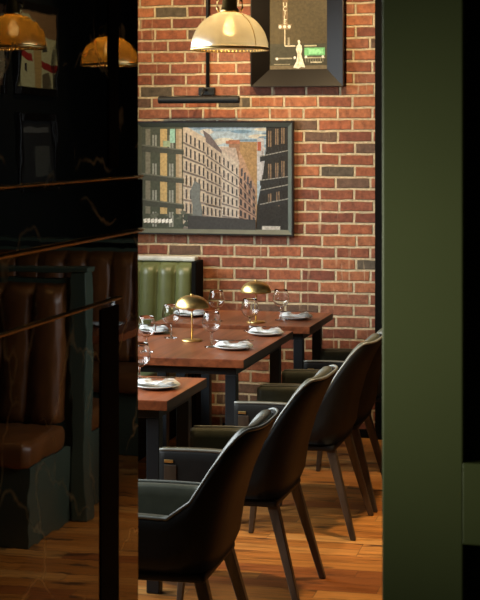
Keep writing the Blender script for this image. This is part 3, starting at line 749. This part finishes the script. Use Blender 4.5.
q(306, 48, 326, 55.5, (0.14, 0.42, 0.20)); q(310, 49.5, 324, 54, (0.24, 0.58, 0.32)); q(306, 45.5, 318, 46.8, (0.40, 0.40, 0.28))
q(306, 57, 326, 58.3, (0.34, 0.33, 0.24)); q(312, 61.5, 323, 62.6, (0.60, 0.58, 0.45)); q(277, 57.5, 294, 58.8, (0.30, 0.29, 0.22)); q(276, 63.5, 292, 64.2, (0.30, 0.28, 0.2))
for k in range(8): q(307+2.4*k, 58.3, 307.6+2.4*k, 62, (0.22, 0.22, 0.16))
for x_, y_ in ((279, 58.5), (296.5, 57.5), (307.6, 56.8), (324, 56.8)): polys.append(([(x_+1.3*math.cos(j*PI/4), y_+1.4*math.sin(j*PI/4)) for j in range(8)], (0.9, 0.92, 0.75)))
fig = [(299.4, 41), (301.2, 40.4), (302, 42.5), (301.6, 44.5), (303.4, 46), (303.8, 50), (302.8, 54), (304.5, 60), (306.8, 67), (303, 66.5), (300, 68), (295, 67), (298.2, 61), (299.3, 54), (297.6, 50), (298.4, 46.2), (300, 44.8)]
polys.append((fig, (0.72, 0.68, 0.55)))
polys.append(([(299.5, 50), (301, 52), (301.5, 60), (300, 66), (299.8, 58)], (0.50, 0.46, 0.36)))
print_mesh('print', T, polys, mp2)
boxo('pane', M['pane'], T, hx0+0.001, hx1-0.001, -0.0135, -0.0125, hz0+0.001, hz1-0.001)
# letters of the sign, stacked one above another
for i, chx in enumerate('UCILE'):
    cu = bpy.data.curves.new('letter', 'FONT'); cu.body = chx; cu.size = 0.038; cu.align_x = 'CENTER'; cu.extrude = 0.0001
    tmp = bpy.data.objects.new('letter', cu); COL.objects.link(tmp); bpy.context.view_layer.update()
    me = bpy.data.meshes.new_from_object(tmp.evaluated_get(bpy.context.evaluated_depsgraph_get())); bpy.data.objects.remove(tmp)
    o = bpy.data.objects.new('sign_letter', me); COL.objects.link(o); me.materials.clear(); me.materials.append(cmat((0.85, 0.74, 0.52)))
    p = mp2(287, 8.2+i*4.2, 0); o.location = (p[0], -0.0118, p[2]); o.rotation_euler = (R(90), 0, 0); o.scale = (0.95, 1, 1); o.parent = T

# picture light with its conduit
T = thing('picture_light', 'black tubular picture light fixed to the bricks above the street photograph', 'lamp', (0, WY, 0))
lx0, lz = on_y(158.5, 100, WY-0.14); lx1, _ = on_y(239.5, 100, WY-0.14); ax, az = on_y(207.5, 92, WY)
bm = NB(); tube(bm, [(lx0, -0.14, lz), (lx0+0.003, -0.14, lz), (lx1-0.003, -0.14, lz), (lx1, -0.14, lz)], [0.018, 0.0215, 0.0215, 0.018], 20); finish('lamp_head', bm, M['steel'], T, smooth=False)
bm = NB(); tube(bm, [(ax, -0.02, az+0.01), (ax, -0.08, az+0.015), (ax-0.01, -0.125, lz+0.018)], 0.008, 10); finish('arm', bm, M['steel'], T, smooth=True)
bm = NB(); box(bm, ax-0.05, ax+0.05, -0.028, -0.001, az-0.022, az+0.028, bev=0.006); finish('wall_plate', bm, M['steel'], T)
bm = NB(); tube(bm, [(ax+0.005, -0.014, az+0.02), (ax+0.005, -0.014, ZC-0.002)], 0.011, 10); finish('conduit', bm, M['steel'], T, smooth=True)

# ------------------------------------------------------------------ booths on the right (seen reflected in the marble)
def make_booth(y, label_d, label_a, label_b, near=True, far=True):
    d = thing('booth_divider', label_d, 'divider', (0.02, y, 0), 0, 'green booth dividers')
    bm = NB(); box(bm, 0.0, 0.075, -0.05, 0.05, 0.001, 1.13, bev=0.006); finish('post', bm, M['boothgreen'], d)
    bm = NB(); box(bm, 0.076, 1.379, -0.03, 0.03, 0.001, 1.10); finish('panel', bm, M['boothgreen'], d)
    bm = NB(); box(bm, -0.012, 1.379, -0.062, 0.062, 1.1305, 1.152, bev=0.004); finish('cap', bm, M['boothgreen'], d)
    for s, on, lab in ((-1, near, label_a), (1, far, label_b)):
        if not on: continue
        b = thing('booth_bench', lab, 'bench', (0.02, y, 0), 0, 'tan leather booth benches')
        bm = NB(); channels(bm, (0.10, s*0.0325, 0), (1.37, s*0.0325, 0), 0.46, 1.08, (0, s, 0), 9, 0.03, 0.04, 0.06); finish('backrest', bm, M['tan'], b, smooth=True)
        ya, yb_ = sorted((s*0.14, s*0.62))
        bm = NB(); box(bm, 0.06, 1.37, ya, yb_, 0.345, 0.458, bev=0.035, seg=4); finish('seat', bm, M['tan'], b, smooth=True)
        ya, yb_ = sorted((s*0.055, s*0.56))
        bm = NB(); box(bm, 0.08, 1.37, ya, yb_, 0.001, 0.344, bev=0.003); finish('base', bm, M['boothgreen'], b)
make_booth(6.94, 'green booth divider with a square post, reflected at the left in the marble', 'tan booth bench in front of the green post, reflected in the marble', 'tan booth bench behind the green post, reflected in the marble')
make_booth(8.95, 'green booth divider farther back, reflected beside the black strip', 'tan channelled booth bench farther back, reflected beside the black strip', 'tan booth bench behind the farther divider', True, False)
t = thing('booth_table', 'booth table between the benches, reflected near the black strip', 'table', (0.72, 7.97, 0))
bm = NB(); box(bm, -0.60, 0.62, -0.33, 0.33, 0.712, 0.75, bev=0.003); finish('tabletop', bm, M['table'], t)
bm = NB(); box(bm, -0.04, 0.04, -0.04, 0.04, 0.012, 0.711); finish('pole', bm, M['steel'], t)
bm = NB(); box(bm, -0.25, 0.25, -0.2, 0.2, 0.001, 0.012, bev=0.003); finish('base', bm, M['steel'], t)
dup(g0, (0.22, 7.85, ZT), 0, 'wine glass on the booth table, reflected in the marble')
P_ = pl0.copy(); COL.objects.link(P_); P_.location = (0.30, 8.05, ZT); tag(P_, 'pale plate on the booth table, reflected in the marble', 'plate', 'side plates')

# pictures on the right wall
def wall_picture(y0, y1, z0, z1, label, polys_, bg):
    T = thing('framed_picture', label, 'picture', (1.399, (y0+y1)/2, z0))
    hw = (y1-y0)/2; hh = z1-z0
    bm = NB()
    for a in ((-hw, -hw+0.05, 0, hh), (hw-0.05, hw, 0, hh), (-hw+0.05, hw-0.05, 0, 0.05), (-hw+0.05, hw-0.05, hh-0.05, hh)): box(bm, -0.03, -0.001, a[0], a[1], a[2], a[3], bev=0.002, seg=1)
    finish('frame', bm, M['frame'], T)
    # u runs left-right as reflected (towards larger y), v from the top
    pp = [([(0, 0), (1, 0), (1, 1), (0, 1)], bg)]+polys_
    print_mesh('print', T, pp, lambda u, v, i: (-0.012-0.0003*i, lerp(-hw+0.049, hw-0.049, u), lerp(hh-0.049, 0.049, v)))
art = [([(0.05, 0), (1, 0), (1, 0.35), (0.6, 0.3), (0.45, 0.12)], (0.30, 0.17, 0.07)), ([(0, 0.5), (0.4, 0.56), (0.42, 0.66), (0.05, 0.6)], (0.40, 0.03, 0.02)),
       ([(0.6, 0.62), (1, 0.68), (1, 0.78), (0.62, 0.72)], (0.36, 0.03, 0.02)), ([(0.45, 0.3), (0.62, 0.3), (0.62, 1), (0.48, 1)], (0.55, 0.36, 0.12)),
       ([(0.2, 0.7), (0.3, 0.68), (0.28, 0.82), (0.2, 0.8)], (0.03, 0.02, 0.02)), ([(0.65, 0.38), (0.75, 0.36), (0.8, 0.5), (0.68, 0.52)], (0.05, 0.04, 0.03)),
       ([(0.66, 0.82), (0.9, 0.78), (0.95, 1), (0.68, 1)], (0.16, 0.12, 0.06))]
wall_picture(9.50, 10.28, 2.02, 2.62, 'framed cream picture with a red band, reflected at the upper left of the marble', art, (0.80, 0.60, 0.30))
wall_picture(8.62, 9.35, 2.02, 2.62, 'framed cream picture reflected at the far left edge below the lamp', [([(0.5, 0.2), (1, 0.1), (1, 0.9), (0.75, 1)], (0.34, 0.26, 0.14)), ([(0.1, 0.6), (0.4, 0.6), (0.4, 0.9), (0.1, 0.9)], (0.5, 0.5, 0.48))], (0.12, 0.06, 0.03))
wall_picture(9.55, 10.25, 1.40, 1.90, 'dim dark framed picture reflected low on the marble', [([(0.1, 0.1), (0.9, 0.1), (0.9, 0.18), (0.1, 0.18)], (0.14, 0.14, 0.12)), ([(0.4, 0.4), (0.9, 0.4), (0.9, 0.9), (0.45, 0.9)], (0.10, 0.10, 0.08))], (0.03, 0.03, 0.028))
spot('ceiling_spot_pictures', (0.4, 9.7, 3.05), (1.4, 9.8, 2.3), 30, WARM, 60)
